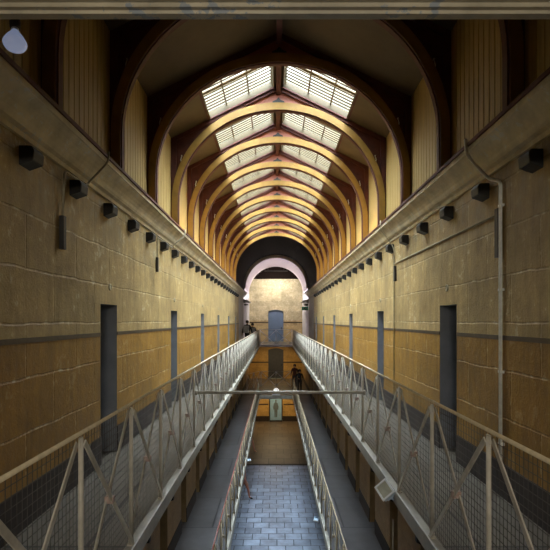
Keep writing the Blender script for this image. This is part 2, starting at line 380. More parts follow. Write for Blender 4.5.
# ------------------------------------------------------------------ railings
def railing(name, label, group, P0, P1, zb, n, m_rail, m_post, mesh=True, H=1.07, side=1, bw=.036, pr=.0155, first=0, top_ext=(0,0)):
    """n panels between P0 and P1 (plan points) standing on height zb; wire mesh set on the walkway side"""
    P0=Vector(P0); P1=Vector(P1); L=(P1-P0).length; s=L/n
    root=empty(name,(P0.x,P0.y,zb), math.atan2(P1.y-P0.y,P1.x-P0.x)); tag(root,label,'railing',group)
    # local x runs along the railing, local y is across, side=+1/-1 where the walkway lies
    rb=MB().tube([(-top_ext[0],0,H),(L+top_ext[1],0,H)],.012,10); rb.build('top_rail',m_rail,root)
    hb=H-.02
    p=MB().tube([(0,0,0.0),(0,0,hb-.015)],pr,8); p.box(-.03,.03,-.022,.022,0,.012); p.box(-.022,.022,-.006,.006,hb-.06,hb-.005)
    post=p.build('post',m_post,root)
    br1=MB().tube([(.012,-.014*side,hb-.03),(s-.012,-.014*side,.02)],0,flat=(bw,.009)) if False else None
    def bar(a,b_,off):
        mb=MB(); a=Vector(a); b_=Vector(b_); d=(b_-a).normalized(); w=Vector((-d.z,0,d.x)); t=Vector((0,1,0))
        c=[]
        for pnt in (a,b_):
            for su,sv in ((-1,-1),(1,-1),(1,1),(-1,1)): c.append(tuple(pnt+w*bw/2*su+t*(off+.0045*sv)))
        mb.v=c; mb.f=[(0,1,2,3),(7,6,5,4),(0,4,5,1),(1,5,6,2),(2,6,7,3),(3,7,4,0)]; mb.m=[0]*6; mb.sm=[False]*6
        return mb
    o1=-.018*side; o2=.018*side
    b1=bar((.01,0,hb-.035),(s-.01,0,.015),o1).build('cross_brace',m_post,root)
    b2=bar((.01,0,.015),(s-.01,0,hb-.035),o2).build('cross_brace',m_post,root)
    j=MB().box(s/2-.02,s/2+.02,-.028,.028,hb/2-.028,hb/2+.018).build('joint_plate',M['joint'] if m_post is M['post'] else m_post,b1)
    mp=None
    if mesh:
        w=MB(); r=.0013
        k=int(s/.045)
        for i in range(k):
            x=(i+.5)*s/k; yy=.034*side
            w.box(x-r,x+r,yy-r,yy+r,.01,H-.02)
        for i in range(22):
            z=.02+i*(H-.04)/21; w.box(0,s,.034*side-r,.034*side+r,z-r*1.3,z+r*1.3)
        mp=w.build('wire_mesh',M['wire'],root)
    for i in range(1,n):
        inst(post,root,(i*s,0,0)); 
        q=inst(b1,root,(i*s,0,0)); inst(j,q)
        inst(b2,root,(i*s,0,0))
        if mp: inst(mp,root,(i*s,0,0))
    inst(post,root,(L,0,0))
    return root
sL,sR=.986,1.04
nL=int((YB-(2.82-2*sL))/sL); nR=int((YB-(2.89-2*sR))/sR)
# the upper galleries: post spacing measured separately on either side
yl0=2.82-2*sL; yr0=2.89-2*sR
railing('gallery_railing','left upper gallery railing of crossed bars with wire mesh and bright top rail','upper gallery railings',(-RX,yl0),(-RX,yl0+nL*sL),ZU+.015,nL,M['rail'],M['post'],side=1,top_ext=(.8,YB-(yl0+nL*sL)))
railing('gallery_railing','right upper gallery railing of crossed bars with wire mesh and bright top rail','upper gallery railings',(RX,yr0),(RX,yr0+nR*sR),ZU+.015,nR,M['rail'],M['post'],side=-1,top_ext=(.8,YB-(yr0+nR*sR)))
railing('bridge_railing','bluish white railing closing the far end of the upper void, two crossed panels','bridge railings',(-RX+.045,YB),(RX-.045,YB),ZU+.015,2,M['whiterail'],M['whiterail'],mesh=False,side=1,bw=.045,pr=.022)
railing('gallery_railing','left middle gallery railing with a red top rail above the flagged floor','middle gallery railings',(-RM,1.2),(-RM,31.2),ZM+.015,30,M['redrail'],M['midpost'],mesh=False,side=1)
railing('gallery_railing','right middle gallery railing with a brown top rail above the flagged floor','middle gallery railings',(RM,1.2),(RM,31.2),ZM+.015,30,M['midpost'],M['midpost'],mesh=False,side=-1)
railing('bridge_railing','grey railing across the middle crossing in front of the dark end door','bridge railings',(-RM,36),(RM,36),ZM,2,M['whiterail'],M['whiterail'],mesh=False,side=1,bw=.05,pr=.024)
railing('stair_railing','short grey crossed railing beside the left wall on the middle crossing',None,(-1.98,34.0),(-RM-.08,35.9),ZM,2,M['whiterail'],M['whiterail'],mesh=False,side=1,bw=.05,pr=.024)

# tie bar across the void
b=MB().tube([(-RX+.017,6.75,-.97),(RX-.017,6.75,-.97)],.021,12)
for s in (-1,1): b.tube([(s*(RX-.017),6.75,-.97),(s*(RX-.05),6.75,-.97)],.034,12)
tag(recenter(b.build('tie_bar',M['post']),(0,6.75,-.97)),'slim grey metal bar spanning the void between the two upper railings','bar')

# ------------------------------------------------------------------ end wall
def arch_prof(hw, z0, zs, rise, n=14):
    """outline of a doorway with a segmental head"""
    pts=[(-hw,z0),(hw,z0)]
    for i in range(n+1):
        a=i/n; x=hw-2*hw*a; pts.append((x, zs+rise*(1-(x/hw)**2)))
    return pts
def end_wall(z0,z1,hw,zs,rise,m,name,label,door_m,door_label):
    b=MB(); y=YEND
    prof=arch_prof(hw,z0,zs,rise)[2:]      # head points right to left
    b.box(hw,WX+.5,y,y+.5,z0,z1); b.box(-WX-.5,-hw,y,y+.5,z0,z1)
    head=prof+[(-hw,z1),(hw,z1)]
    b.extrude(head,'y',y,y+.5)
    struct(b.build(name,m),label,'wall')
    dn[0]+=1
    d=MB().extrude(arch_prof(hw,z0,zs,rise),'y',y+.15,y+.2); o=d.build('door_%d'%dn[0],door_m); struct(o,door_label,'door')
    recenter(o,(0,y+.17,z0))
    MB().box(hw-.2,hw-.14,-.07,-.02,1.0,1.18).build('door_handle',M['iron'],o)
    return o
end_wall(ZU,3.40,.62,.74,.14,M['wall_end'],'wall_end','pale cream stone end wall beyond the white arch',M['blue_door'],'slate blue arched door in the pale end wall of the upper storey')
end_wall(ZM,ZU-.12,.62,-2.4,.14,M['wall_end_low'],'wall_end_middle','ochre end wall of the middle storey',M['cell_door'],'dark arched door in the end wall of the middle storey')
end_wall(ZG,ZM-.12,.55,-6.05,.1,M['wall_end_low'],'wall_end_ground','ochre end wall of the ground storey',M['cell_door'],'dark doorway in the ground floor end wall')
struct(MB().box(-WX,WX,YEND-.03,YEND+.3,3.38,5.2).build('wall_end_shade',M['darkwood']),'dark panel standing in for the shade above the pale end wall','wall')  # dark panel put where the top of the end wall lies in shade
for z,n in ((-.16,'trim_10'),(-3.40,'trim_11'),(-6.83,'trim_12')):
    b=MB(); 
    for s in (-1,1): b.box(s*.62,s*WX,YEND-.008,YEND,z-.05,z+.05)
    struct(b.build(n,M['band']),'dark line across the end wall','trim')
b=MB()
for s in (-1,1): b.box(s*.55,s*WX,YEND-.01,YEND,ZG,ZG+.42)
struct(b.build('baseboard_end',M['skirt']),'dark skirting at the foot of the ground floor end wall','trim')

# ------------------------------------------------------------------ cornices
cp=[(2.16,1.49),(2.12,1.49),(2.115,1.53),(2.078,1.55),(2.062,1.575),(2.05,1.605),(2.025,1.645),(1.992,1.685),(1.957,1.717),(1.937,1.733),(1.925,1.738),(1.925,1.79),(2.16,1.79)]
tp=[(1.905,1.79),(1.905,1.825),(1.93,1.845),(2.17,1.845),(2.17,1.79)]
for s,side,a in ((-1,'left',3),(1,'right',4)):
    struct(MB().extrude([(s*u,v) for u,v in cp],'y',Y0,YA).build('trim_%d'%a,M['cornice']),'cream cornice moulding with peeling paint along the top of the %s wall'%side,'trim')
    struct(MB().extrude([(s*u,v) for u,v in tp],'y',Y0,YA).build('trim_%d'%(a+2),M['maroon']),'dark timber wall plate on top of the %s cornice'%side,'trim')

# ------------------------------------------------------------------ roof
RW,RH,RZ0=2.03,1.85,2.40      # intrados half width, rise, springing height
SL=.49; RID=4.75
def roofz(x): return RID-SL*abs(x)
YR=[8.3+1.87*k for k in range(-6,10)]   # truss depths; the last at 25.1
YR=[y for y in YR if y>Y0+.2]
def ell(a,b,n=40): return [(a*math.cos(PI*i/n), RZ0+b*math.sin(PI*i/n)) for i in range(n+1)]
def strip_solid(mb, inner, outer, y0, y1, mi_front=0, mi_soffit=0):
    n=len(inner)
    for i in range(n-1):
        a,b_,c,d=inner[i],inner[i+1],outer[i+1],outer[i]
        for y in (y0,y1): mb.quad([(a[0],y,a[1]),(b_[0],y,b_[1]),(c[0],y,c[1]),(d[0],y,d[1])],mi_front)
        mb.quad([(a[0],y0,a[1]),(b_[0],y0,b_[1]),(b_[0],y1,b_[1]),(a[0],y1,a[1])],mi_soffit,True)
        mb.quad([(d[0],y0,d[1]),(c[0],y0,c[1]),(c[0],y1,c[1]),(d[0],y1,d[1])],mi_front,True)
    for k in (0,n-1):
        a,d=inner[k],outer[k]
        mb.quad([(a[0],y0,a[1]),(d[0],y0,d[1]),(d[0],y1,d[1]),(a[0],y1,a[1])],mi_front)
def make_truss():
    root=empty('roof_truss',(0,0,0)); 
    ein=[(RW,1.845)]+ell(RW,RH)+[(-RW,1.845)]; eout=[(RW+.12,1.845)]+ell(RW+.12,RH+.145)+[(-RW-.12,1.845)]
    b=MB(); strip_solid(b,ein,eout,-.10,.05,0,1); b.build('arched_rib',[M['gold'],M['maroon']],root,fixn=True)
    # moulded dark edge under the rib
    e2=[(RW-.014,1.845)]+ell(RW-.014,RH-.014)+[(-RW+.014,1.845)]
    b=MB(); strip_solid(b,e2,ein,-.065,.03); b.build('soffit_bead',M['maroon'],root)
    for s in (-1,1):
        MB().box(s*2.07,s*2.178,-.07,.07,1.845,roofz(2.1)-.03).build('wall_post',M['maroon'],root)
        pr=[(0,RID-.09),(s*2.17,roofz(2.17)-.09),(s*2.17,roofz(2.17)-.005),(0,RID-.005)]
        MB().extrude(pr,'y',-.07,.07).build('rafter',M['maroon'],root)
        # spandrel board between rib and rafter
        b=MB(); n=14; ins=[]; outs=[]
        for i in range(n+1):
            x=1.0+(2.12-1.0)*i/n
            q=min(1,x/(RW+.10)); zi=RZ0+(RH+.12)*math.sqrt(max(0,1-q*q)); ins.append((s*x,zi)); outs.append((s*x,roofz(x)-.06))
        strip_solid(b,ins,outs,-.02,.02); b.build('spandrel_board',M['maroon'],root)
        h=MB().tube([(s*1.96,-.05,3.32),(s*1.975,-.055,3.26),(s*1.965,-.06,3.19),(s*1.93,-.06,3.20)],.008,6); h.tube([(s*1.96,-.05,3.34),(s*1.96,0,3.34)],.012,6)
        h.build('iron_hook',M['conduit'],root)
    b=MB(); ins=[];outs=[]
    for i in range(21):
        x=-1.0+2.0*i/20; ins.append((x,RZ0+(RH+.12)*math.sqrt(1-(x/(RW+.1))**2))); outs.append((x,roofz(x)-.08))
    strip_solid(b,ins,outs,-.02,.02); b.build('crown_infill',M['pink'],root)
    b=MB().extrude([(-.12,4.40),(-.12,4.425),(-.045,4.455),(0,4.505),(.045,4.455),(.12,4.425),(.12,4.40)],'y',-.08,-.02); b.build('crown_bracket',M['iron'],root)
    return root
names=['behind the camera']
t0=make_truss()
ordn=['nearest','second','third','fourth','fifth','sixth','seventh','eighth','ninth','tenth','eleventh','twelfth','thirteenth','fourteenth','fifteenth','sixteenth']
vis=[y for y in YR if y>4]
first=True
for y in YR:
    if y<0.5: continue
    t=t0 if first else copy_tree(t0); first=False
    t.location=(0,y,0)
    if y<8: lab='arched roof truss in the dark near bays, %s'%('only its legs in view' if y<4.8 else 'next before the skylights')
    elif y<9: lab='dark arched timber roof truss silhouetted directly in front of the nearest pair of skylights'
    elif y>25: lab='farthest golden arched roof truss, edging the dark vault'
    else: lab='golden arched roof truss with pink crown infill, %s behind the dark silhouetted truss'%(['first','first','second','third','fourth','fifth','sixth','seventh','eighth','ninth'][round((y-8.3)/1.87)])
    if y<3.5: lab='dark arched roof truss almost overhead, its legs outside the picture'
    tag(t,lab,'roof truss','arched roof trusses')

# sloping ceiling: full slopes in the near bays, eave strips beside the skylights beyond
SX0,SX1=.075,1.40; TH=.10
def slope_slab(b, s, xa, xb, y0, y1, t=TH):
    pr=[(s*xa,roofz(xa)),(s*xb,roofz(xb)),(s*xb,roofz(xb)+t),(s*xa,roofz(xa)+t)]
    b.extrude(pr,'y',y0,y1)
b=MB()
for s in (-1,1):
    slope_slab(b,s,0,2.3,Y0,8.3)
    slope_slab(b,s,SX1,2.3,8.3,25.13)
    slope_slab(b,s,0,SX0,8.3,25.13)
for y in YR:
    if y>=8.2:
        for s in (-1,1): slope_slab(b,s,SX0,SX1,y-.07,y+.07)
for s in (-1,1): slope_slab(b,s,0,2.3,25.13,YEND+.3)
struct(b.build('ceiling',M['plaster']),'sloping olive brown plaster ceiling between the trusses','ceiling')
struct(MB().box(-.045,.045,Y0,25.0,RID-.17,RID-.01).build('trim_7',M['maroon']),'maroon ridge beam running along the top of the roof','trim')
# vertical boarding above the cornices
for s,side in ((-1,'left'),(1,'right')):
    b=MB(); y=Y0; w=.135
    while y<25.2:
        y1=min(y+w,25.25); g=.008
        pr=[(s*2.18,y),(s*2.20,y),(s*2.20,y1),(s*2.18,y1),(s*2.18,y1-g*.3),(s*2.172,y1-g*1.4),(s*2.172,y+g*1.4),(s*2.18,y+g*.3)]
        b.extrude(pr,'z',1.60,roofz(2.18)+.04); y=y1
    o=b.build('wall_%s_boarding'%side,M['boards']); struct(o,'vertical cream boarding of the %s roof wall between the trusses'%side,'wall')
    struct(MB().box(s*2.20,s*2.65,Y0,YEND,1.60,3.85).build('wall_%s_outer'%side,M['darkwood']),None,None)
# dark vault beyond the last truss
def barrel(hw, zs, rise, y0, y1, m, name, label, t=.12, n=40, zb=None):
    zb = zs if zb is None else zb
    f=lambda a,b_: [(a,zb)]+[(a*math.cos(PI*i/n), zs+b_*math.sin(PI*i/n)) for i in range(n+1)]+[(-a,zb)]
    b=MB(); strip_solid(b,f(hw,rise),f(hw+t,rise+t),y0,y1)
    return struct(b.build(name,m),label,'ceiling')
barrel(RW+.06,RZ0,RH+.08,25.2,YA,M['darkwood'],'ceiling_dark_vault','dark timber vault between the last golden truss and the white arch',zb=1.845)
barrel(2.10,2.12,2.10,YA,39.2,M['pink_white'],'ceiling_white_vault','white plaster barrel vault at the far end')
# moulded face ring of the white arch and the wall it opens through
def ringf(r,b_,n=48,cz=2.12): return [(r*math.cos(PI*i/n), cz+b_*math.sin(PI*i/n)) for i in range(n+1)]
b=MB(); strip_solid(b,ringf(2.0,2.0),ringf(2.13,2.13),YA-.06,YA+.1); strip_solid(b,ringf(2.03,2.03),ringf(2.09,2.09),YA-.09,YA-.06)
struct(b.build('trim_8',M['pink_white']),'moulded white archway ring','trim')
# imposts; the top ledge runs long to carry the added arch lights
for s,side in ((-1,'left'),(1,'right')):
    b=MB()
    for (a,z0,z1) in ((.10,1.16,1.24),(.16,1.24,1.30),(.22,1.30,1.36),(.23,1.36,1.40)): b.box(s*WX,s*(WX-a),YA-.1,YA+(6 if z1>1.38 else .7),z0,z1)
    struct(b.build('trim_%d'%(13 if s<0 else 14),M['grey_wall'],bevel=.01),'moulded impost under the white arch on the %s'%side,'trim')
    o=empty('wall_lamp',(s*(WX-.02),YA+.35,1.0)); tag(o,'small dark wall lamp under the %s impost of the white arch'%side,'lamp','lamps under the white arch')
    MB().box(-s*.16,s*.0,-.1,.1,0,.1).build('lamp_body',M['iron'],o,bevel=.01)
    MB().box(-s*.28,-s*.16,-.09,.09,.02,.08).build('lamp_head',M['iron'],o,bevel=.01)

# ------------------------------------------------------------------ skylights
wn=0
def make_skylight(s):
    # local origin at the bay's near truss centre; the curb stands on the slope opening
    root=empty('window_1',(0,0,0)); L=1.87; y0,y1=.07,L-.07; up=.13
    nrm=Vector((s*SL,0,1)).normalized()
    def P(x,y,h): v=Vector((s*x,y,roofz(x)))+nrm*h; return tuple(v)
    def slab(b,xa,xb,ya,yb,h0,h1):
        c=[P(xa,ya,h0),P(xb,ya,h0),P(xb,yb,h0),P(xa,yb,h0),P(xa,ya,h1),P(xb,ya,h1),P(xb,yb,h1),P(xa,yb,h1)]
        o=len(b.v); b.v+=c
        for q in ((0,3,2,1),(4,5,6,7),(0,1,5,4),(2,3,7,6),(3,0,4,7),(1,2,6,5)): b.f.append(tuple(o+i for i in q)); b.m.append(0); b.sm.append(False)
    b=MB(); t=.03
    slab(b,SX0,SX1,y1-t,y1,-.01,up); slab(b,SX0,SX1,y0,y0+t,-.01,up); slab(b,SX1-t,SX1,y0+t,y1-t,-.01,up); slab(b,SX0,SX0+t,y0+t,y1-t,-.01,up)
    b.build('curb',M['yellow'],root)
    b=MB(); slab(b,SX1,SX1+.03,y0,y1,-.02,.05); slab(b,SX0,SX1,y1-t-.006,y1-t+.01,-.02,.005); b.build('frame_edge',M['maroon'],root)
    b=MB(); n=14
    for i in range(1,n): 
        y=y0+t+(y1-y0-2*t)*i/n; slab(b,SX0+t,SX1-t,y-.026,y+.026,up-.018,up-.01)
    for x in (SX0+(SX1-SX0)*.36,SX0+(SX1-SX0)*.70): slab(b,x-.012,x+.012,y0+t,y1-t,up-.035,up-.012)
    ym=(y0+y1)/2; slab(b,SX0+t,SX1-t,ym-.05,ym+.05,up-.03,up-.01)
    b.build('glazing_bars',M['bar'],root)
    b=MB(); slab(b,SX0+t,SX1-t,y0+t,y1-t,up-.008,up-.002); b.build('glass_pane',M['glass'],root)
    return root
for s,side in ((-1,'left'),(1,'right')):
    k0=make_skylight(s)
    for k in range(9):
        wn+=1; r=k0 if k==0 else copy_tree(k0)
        r.name='window_%d'%wn; r.location=(0,8.3+1.87*k,0); struct(r,'skylight of glazed bars on the %s slope, %s from the front'%(side,ordn[k]),'skylight')
        # portal so daylight entering the opening is sampled well
        ld=bpy.data.lights.new('skylight_portal','AREA'); ld.shape='RECTANGLE'; ld.size=1.25*math.hypot(1,SL); ld.size_y=1.66; ld.cycles.is_portal=True
        lo=bpy.data.objects.new('skylight_portal',ld); C.objects.link(lo)
        xm=(SX0+SX1)/2; nrm=Vector((s*SL,0,1)).normalized(); p=Vector((s*xm,8.3+1.87*(k+.5),roofz(xm)))+nrm*.22
        lo.location=p; lo.rotation_euler=(0,s*math.atan(SL),0)

# ------------------------------------------------------------------ foreground beam
bp=[(2.105,1.268),(2.060,1.264),(2.055,1.275),(2.035,1.277),(2.028,1.290),(2.005,1.294),(1.985,1.300),(1.97,1.315),(1.955,1.318),(1.95,1.335),(1.92,1.34),(1.92,1.47),(2.105,1.47)]
o=MB().extrude(bp,'x',-2.14,2.14).build('cross_beam',M['beam']); recenter(o,(0,2.0,1.3))
tag(o,'moulded cream beam with peeling paint spanning the top of the view','beam')

# ------------------------------------------------------------------ black blocks under the cornices
def make_block():
    """wedge-bottomed block: near and far ends are the same (out, up) outline, slightly smaller on the face"""
    return MB().extrude([(-.012,-.080),(.0,-.080),(.115,-.040),(.122,.04),(.10,.078),(-.012,.078)],'y',-.095,.095).build('corbel_block',M['vent'],bevel=.022)
proto=make_block(); firstb=True
def nth(i): return ['nearest','second','third','fourth','fifth','sixth','seventh','eighth','ninth','tenth'][i] if i<10 else '%dth'%(i+1)
for s,side,ys,sp in ((-1,'left',4.155,1.0),(1,'right',4.23,1.04)):
    i=0; y=ys
    while y<YW-.5:
        o=proto if firstb else proto.copy()
        if not firstb: C.objects.link(o)
        firstb=False
        o.location=(s*WX,y,1.348); o.rotation_euler=(0,0,0 if s<0 else PI)
        tag(o,'black angular corbel block under the %s cornice, %s in the row from the camera'%(side,nth(i)),'corbel','black corbel blocks under the cornices')
        i+=1; y+=sp

# ------------------------------------------------------------------ conduits
def wallpt(side,px,py,off=.02):
    """point of a side wall seen at a measured pixel"""
    X=(side*(WX-off))-CX; y=500*X/(px-275); return (side*(WX-off), y, (320.5-py)*y/500)
def smooth(pts, n=5):
    out=[Vector(pts[0])]
    for i in range(1,len(pts)-1):
        p=Vector(pts[i]); a=p+(Vector(pts[i-1])-p).normalized()*.06; c=p+(Vector(pts[i+1])-p).normalized()*.06
        for k in range(n+1):
            t=k/n; out.append(a*(1-t)**2+p*2*t*(1-t)+c*t*t)
    out.append(Vector(pts[-1])); return out
# left, front
yA=wallpt(-1,62,200)[1]; yB=wallpt(-1,84,176)[1]
b=MB().tube(smooth([(-1.90,yB+.12,1.86),(-1.90,yB+.10,1.74),(-2.085,yB+.03,1.50),(-2.105,yB,1.45),(-2.105,yA,1.45),(-2.125,yA,1.0)]),.012,8)
o=b.build('conduit',M['brownpipe']); recenter(o,(-2.125,yA,1.37)); tag(o,'painted conduit bending down the left wall beside the second black block','conduit')
MB().box(-.02,.025,-.03,.03,-.68,-.36).build('switch_strip',M['darkpipe'],o)
# left, farther
p=wallpt(-1,157,240); yC=p[1]; q=wallpt(-1,172,240)
b=MB().tube(smooth([(-1.90,q[1]+.2,1.86),(-1.90,q[1]+.15,1.72),(-2.11,q[1],1.50),(-2.125,q[1],1.455),(-2.125,yC,1.455),(-2.125,yC,.85)]),.012,8)
o=b.build('conduit',M['brownpipe']); recenter(o,(-2.125,yC,1.40)); tag(o,'thin conduit on the left wall further along, above the second cell doorway','conduit')
MB().box(-.02,.02,-.03,.03,-.55,-.3).build('switch_strip',M['darkpipe'],o)
# right, the pale pipe
p=wallpt(1,501,200); yP=p[1]
b=MB().tube(smooth([(1.90,yP+.30,1.87),(1.895,yP+.26,1.70),(2.08,yP+.16,1.42),(2.125,yP,1.36),(2.125,yP,1.15),(2.125,yP,.4),(2.125,yP,-1.37)]),.017,10)
o=b.build('conduit',M['conduit']); recenter(o,(2.125,yP,0)); tag(o,'pale galvanised pipe running down the right wall to the skirting','pipe')
MB().box(-.02,.025,.02,.09,.62,1.1).build('switch_strip',M['darkpipe'],o)
for z in (1.12,.3,-.5,-1.2): MB().box(-.012,.025,-.03,.03,z-.012,z+.012).build('pipe_clip',M['conduit'],o)
# right, horizontal run and thin drop
p2=wallpt(1,394,262); yQ=p2[1]
b=MB().tube([(2.135,yP+.05,1.05),(2.135,yQ-.3,1.05),(2.135,yQ-.04,1.05)],.011,8)
o=b.build('conduit',M['brownpipe']); recenter(o,(2.135,yQ,1.05)); tag(o,'thin brown conduit running level along the right wall under the black blocks','conduit')
b=MB().tube(smooth([(1.90,yQ+.1,1.87),(1.895,yQ+.08,1.70),(2.1,yQ+.05,1.42),(2.13,yQ,1.30),(2.13,yQ,.9),(2.13,yQ,-1.37)]),.010,8)
o=b.build('conduit',M['brownpipe']); recenter(o,(2.13,yQ,0)); tag(o,'thin brown conduit dropping down the right wall at the end of the level run','conduit')
MB().box(-.02,.02,-.11,-.03,.72,1.0).build('switch_strip',M['darkpipe'],o)

# ------------------------------------------------------------------ floodlights and bulb
def floodlight(loc, rot, size, label, cable=0):
    root=empty('floodlight',loc); root.rotation_euler=rot; tag(root,label,'floodlight')
    w=size/2; d=.05*size/.2
    b=MB(); 
    b.box(-w,w,-d,0,-w*.8,w*.8)
    b.build('housing',M['bluegrey'],root,bevel=.008)
    f=MB(); f.box(-w*1.08,w*1.08,0,.012,w*.66,w*.88); f.box(-w*1.08,w*1.08,0,.012,-w*.88,-w*.66); f.box(-w*1.08,-w*.86,0,.012,-w*.66,w*.66); f.box(w*.86,w*1.08,0,.012,-w*.66,w*.66)
    f.build('front_frame',M['whiteplastic'],root)
    MB().box(-w*.86,w*.86,-.002,.004,-w*.66,w*.66).build('lens',M['lens'],root)
    h=MB()
    for k in range(5): h.box(-w*.8+k*w*.38,-w*.8+k*w*.38+.008,-d-.04,-d,-w*.6,w*.6)
    h.build('cooling_fins',M['bluegrey'],root)
    y=MB().tube([(-w*1.12,-d*.5,0),(-w*1.12,-d-.07,-.0),(w*1.12,-d-.07,0),(w*1.12,-d*.5,0)],0,flat=(.022,.006)); y.build('mounting_yoke',M['bluegrey'],root)
    return root
floodlight((1.045,5.08,-1.72),(Vector((-.62,-.55,.55)).to_track_quat('Y','Z') @ Matrix.Rotation(math.radians(-35),4,'Y').to_quaternion()).to_euler(),.175,'pale blue-grey floodlight clamped to the right upper gallery edge beam')
o=MB().tube([(1.105,4.98,-1.98),(1.10,4.97,-3.2),(1.11,4.97,-4.9)],.004,6).build('hanging_cable',M['kerb']); tag(recenter(o,(1.1,4.97,-1.98)),'thin pale cable hanging from the floodlight on the right gallery edge','cable')
floodlight((.95,12.4,-4.97),(math.radians(-50),0,math.radians(150)),.11,'small white floodlight fixed to the right middle gallery edge')
floodlight((-.99,17.7,-4.97),(math.radians(-50),0,math.radians(-150)),.11,'small white floodlight fixed to the left middle gallery edge')
# reflector bulb hanging at upper left
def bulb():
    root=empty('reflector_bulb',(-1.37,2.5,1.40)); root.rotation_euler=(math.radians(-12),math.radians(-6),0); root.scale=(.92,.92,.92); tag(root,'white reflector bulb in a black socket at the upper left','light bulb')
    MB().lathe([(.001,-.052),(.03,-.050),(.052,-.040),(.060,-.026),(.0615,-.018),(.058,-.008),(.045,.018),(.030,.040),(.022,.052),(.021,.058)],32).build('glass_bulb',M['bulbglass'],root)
    MB().lathe([(.019,.056),(.019,.075),(.017,.078)],24).build('screw_collar',M['whiteplastic'],root)
    MB().lathe([(.022,.074),(.027,.080),(.029,.12),(.024,.135),(.012,.14)],24).build('socket',M['iron'],root)
    MB().tube(smooth([(0,0,.13),(-.01,0,.17),(-.10,.02,.22),(-.50,.06,.36)]),.009,8).build('arm',M['iron'],root)
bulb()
# bulkhead lamp on the middle crossing's edge
root=empty('bulkhead_lamp',(0,31.45,ZM+.01)); root.scale=(1,1,2.1); tag(root,'small white domed lamp on the edge of the middle crossing','lamp')
MB().box(-.26,.26,-.04,.1,0,.06).build('lamp_base',M['whiteplastic'],root,bevel=.01)
MB().lathe([(.22,.06),(.21,.12),(.16,.18),(.08,.215),(.01,.225)],20).build('lamp_dome',M['domeglass'],root)
# exit sign on the far right pier
root=empty('exit_sign',(1.88,32.6,.78)); tag(root,'green exit sign with running figure hung by the white arch at right','sign')
MB().box(-.21,.21,-.03,.03,-.11,.11).build('sign_body',M['green'],root)
g=MB(); y0,y1=-.036,-.03
g.extrude([(.02,-.03),(.10,-.03),(.10,-.07),(.17,0),(.10,.07),(.10,.03),(.02,.03)],'y',y0,y1); 
g.tube([(-.10,-.033,.03),(-.08,-.033,-.015)],.018,6); g.tube([(-.08,-.033,-.015),(-.04,-.033,-.045),(-.05,-.033,-.085)],.010,6); g.tube([(-.08,-.033,-.015),(-.11,-.033,-.05),(-.15,-.033,-.055)],.010,6)
g.tube([(-.10,-.033,.03),(-.06,-.033,.015),(-.04,-.033,.03)],.008,6); g.tube([(-.10,-.033,.03),(-.14,-.033,.02),(-.15,-.033,-.01)],.008,6); g.lathe([(.001,-.003),(.018,-.003),(.018,.003),(.001,.003)],12,0,Matrix.Translation((-.085,-.033,.065))@Matrix.Rotation(PI/2,4,'X'))
g.build('pictogram',M['whiteplastic'],root)
MB().tube([(0,0,.11),(0,0,.17),(.27,0,.17)],.012,6).build('hanger',M['iron'],root)
# exhibit board in the ground floor doorway
root=empty('exhibit_board',(0,YEND-.12,ZG)); tag(root,'tall blue-grey exhibit board with a dark standing figure before the ground floor end wall','board')
MB().box(-.46,.46,-.03,.03,.12,2.0).build('board_panel',M['paper'],root)
b=MB(); b.box(-.52,-.46,-.04,.05,0,2.06); b.box(.46,.52,-.04,.05,0,2.06); b.box(-.52,.52,-.06,.1,0,.12); b.build('board_frame',M['iron'],root)
fig=[(-.10,.35),(-.02,.35),(0,.8),(.02,.35),(.10,.35),(.13,.9),(.12,1.0),(.19,.95),(.22,1.2),(.14,1.5),(.05,1.56),(.07,1.66),(.06,1.75),(0,1.79),(-.06,1.75),(-.07,1.66),(-.05,1.56),(-.14,1.5),(-.22,1.2),(-.19,.95),(-.12,1.0),(-.13,.9)]
MB().extrude(fig,'y',-.034,-.03).build('figure_print',M['paperfig'],root)
o=MB().box(-.5,.5,YEND-.16,YEND-.02,ZG+2.12,ZG+2.26).build('lintel_board',M['cream']); tag(recenter(o,(0,YEND-.1,ZG+2.12)),'narrow cream board over the exhibit in the ground floor doorway','board')

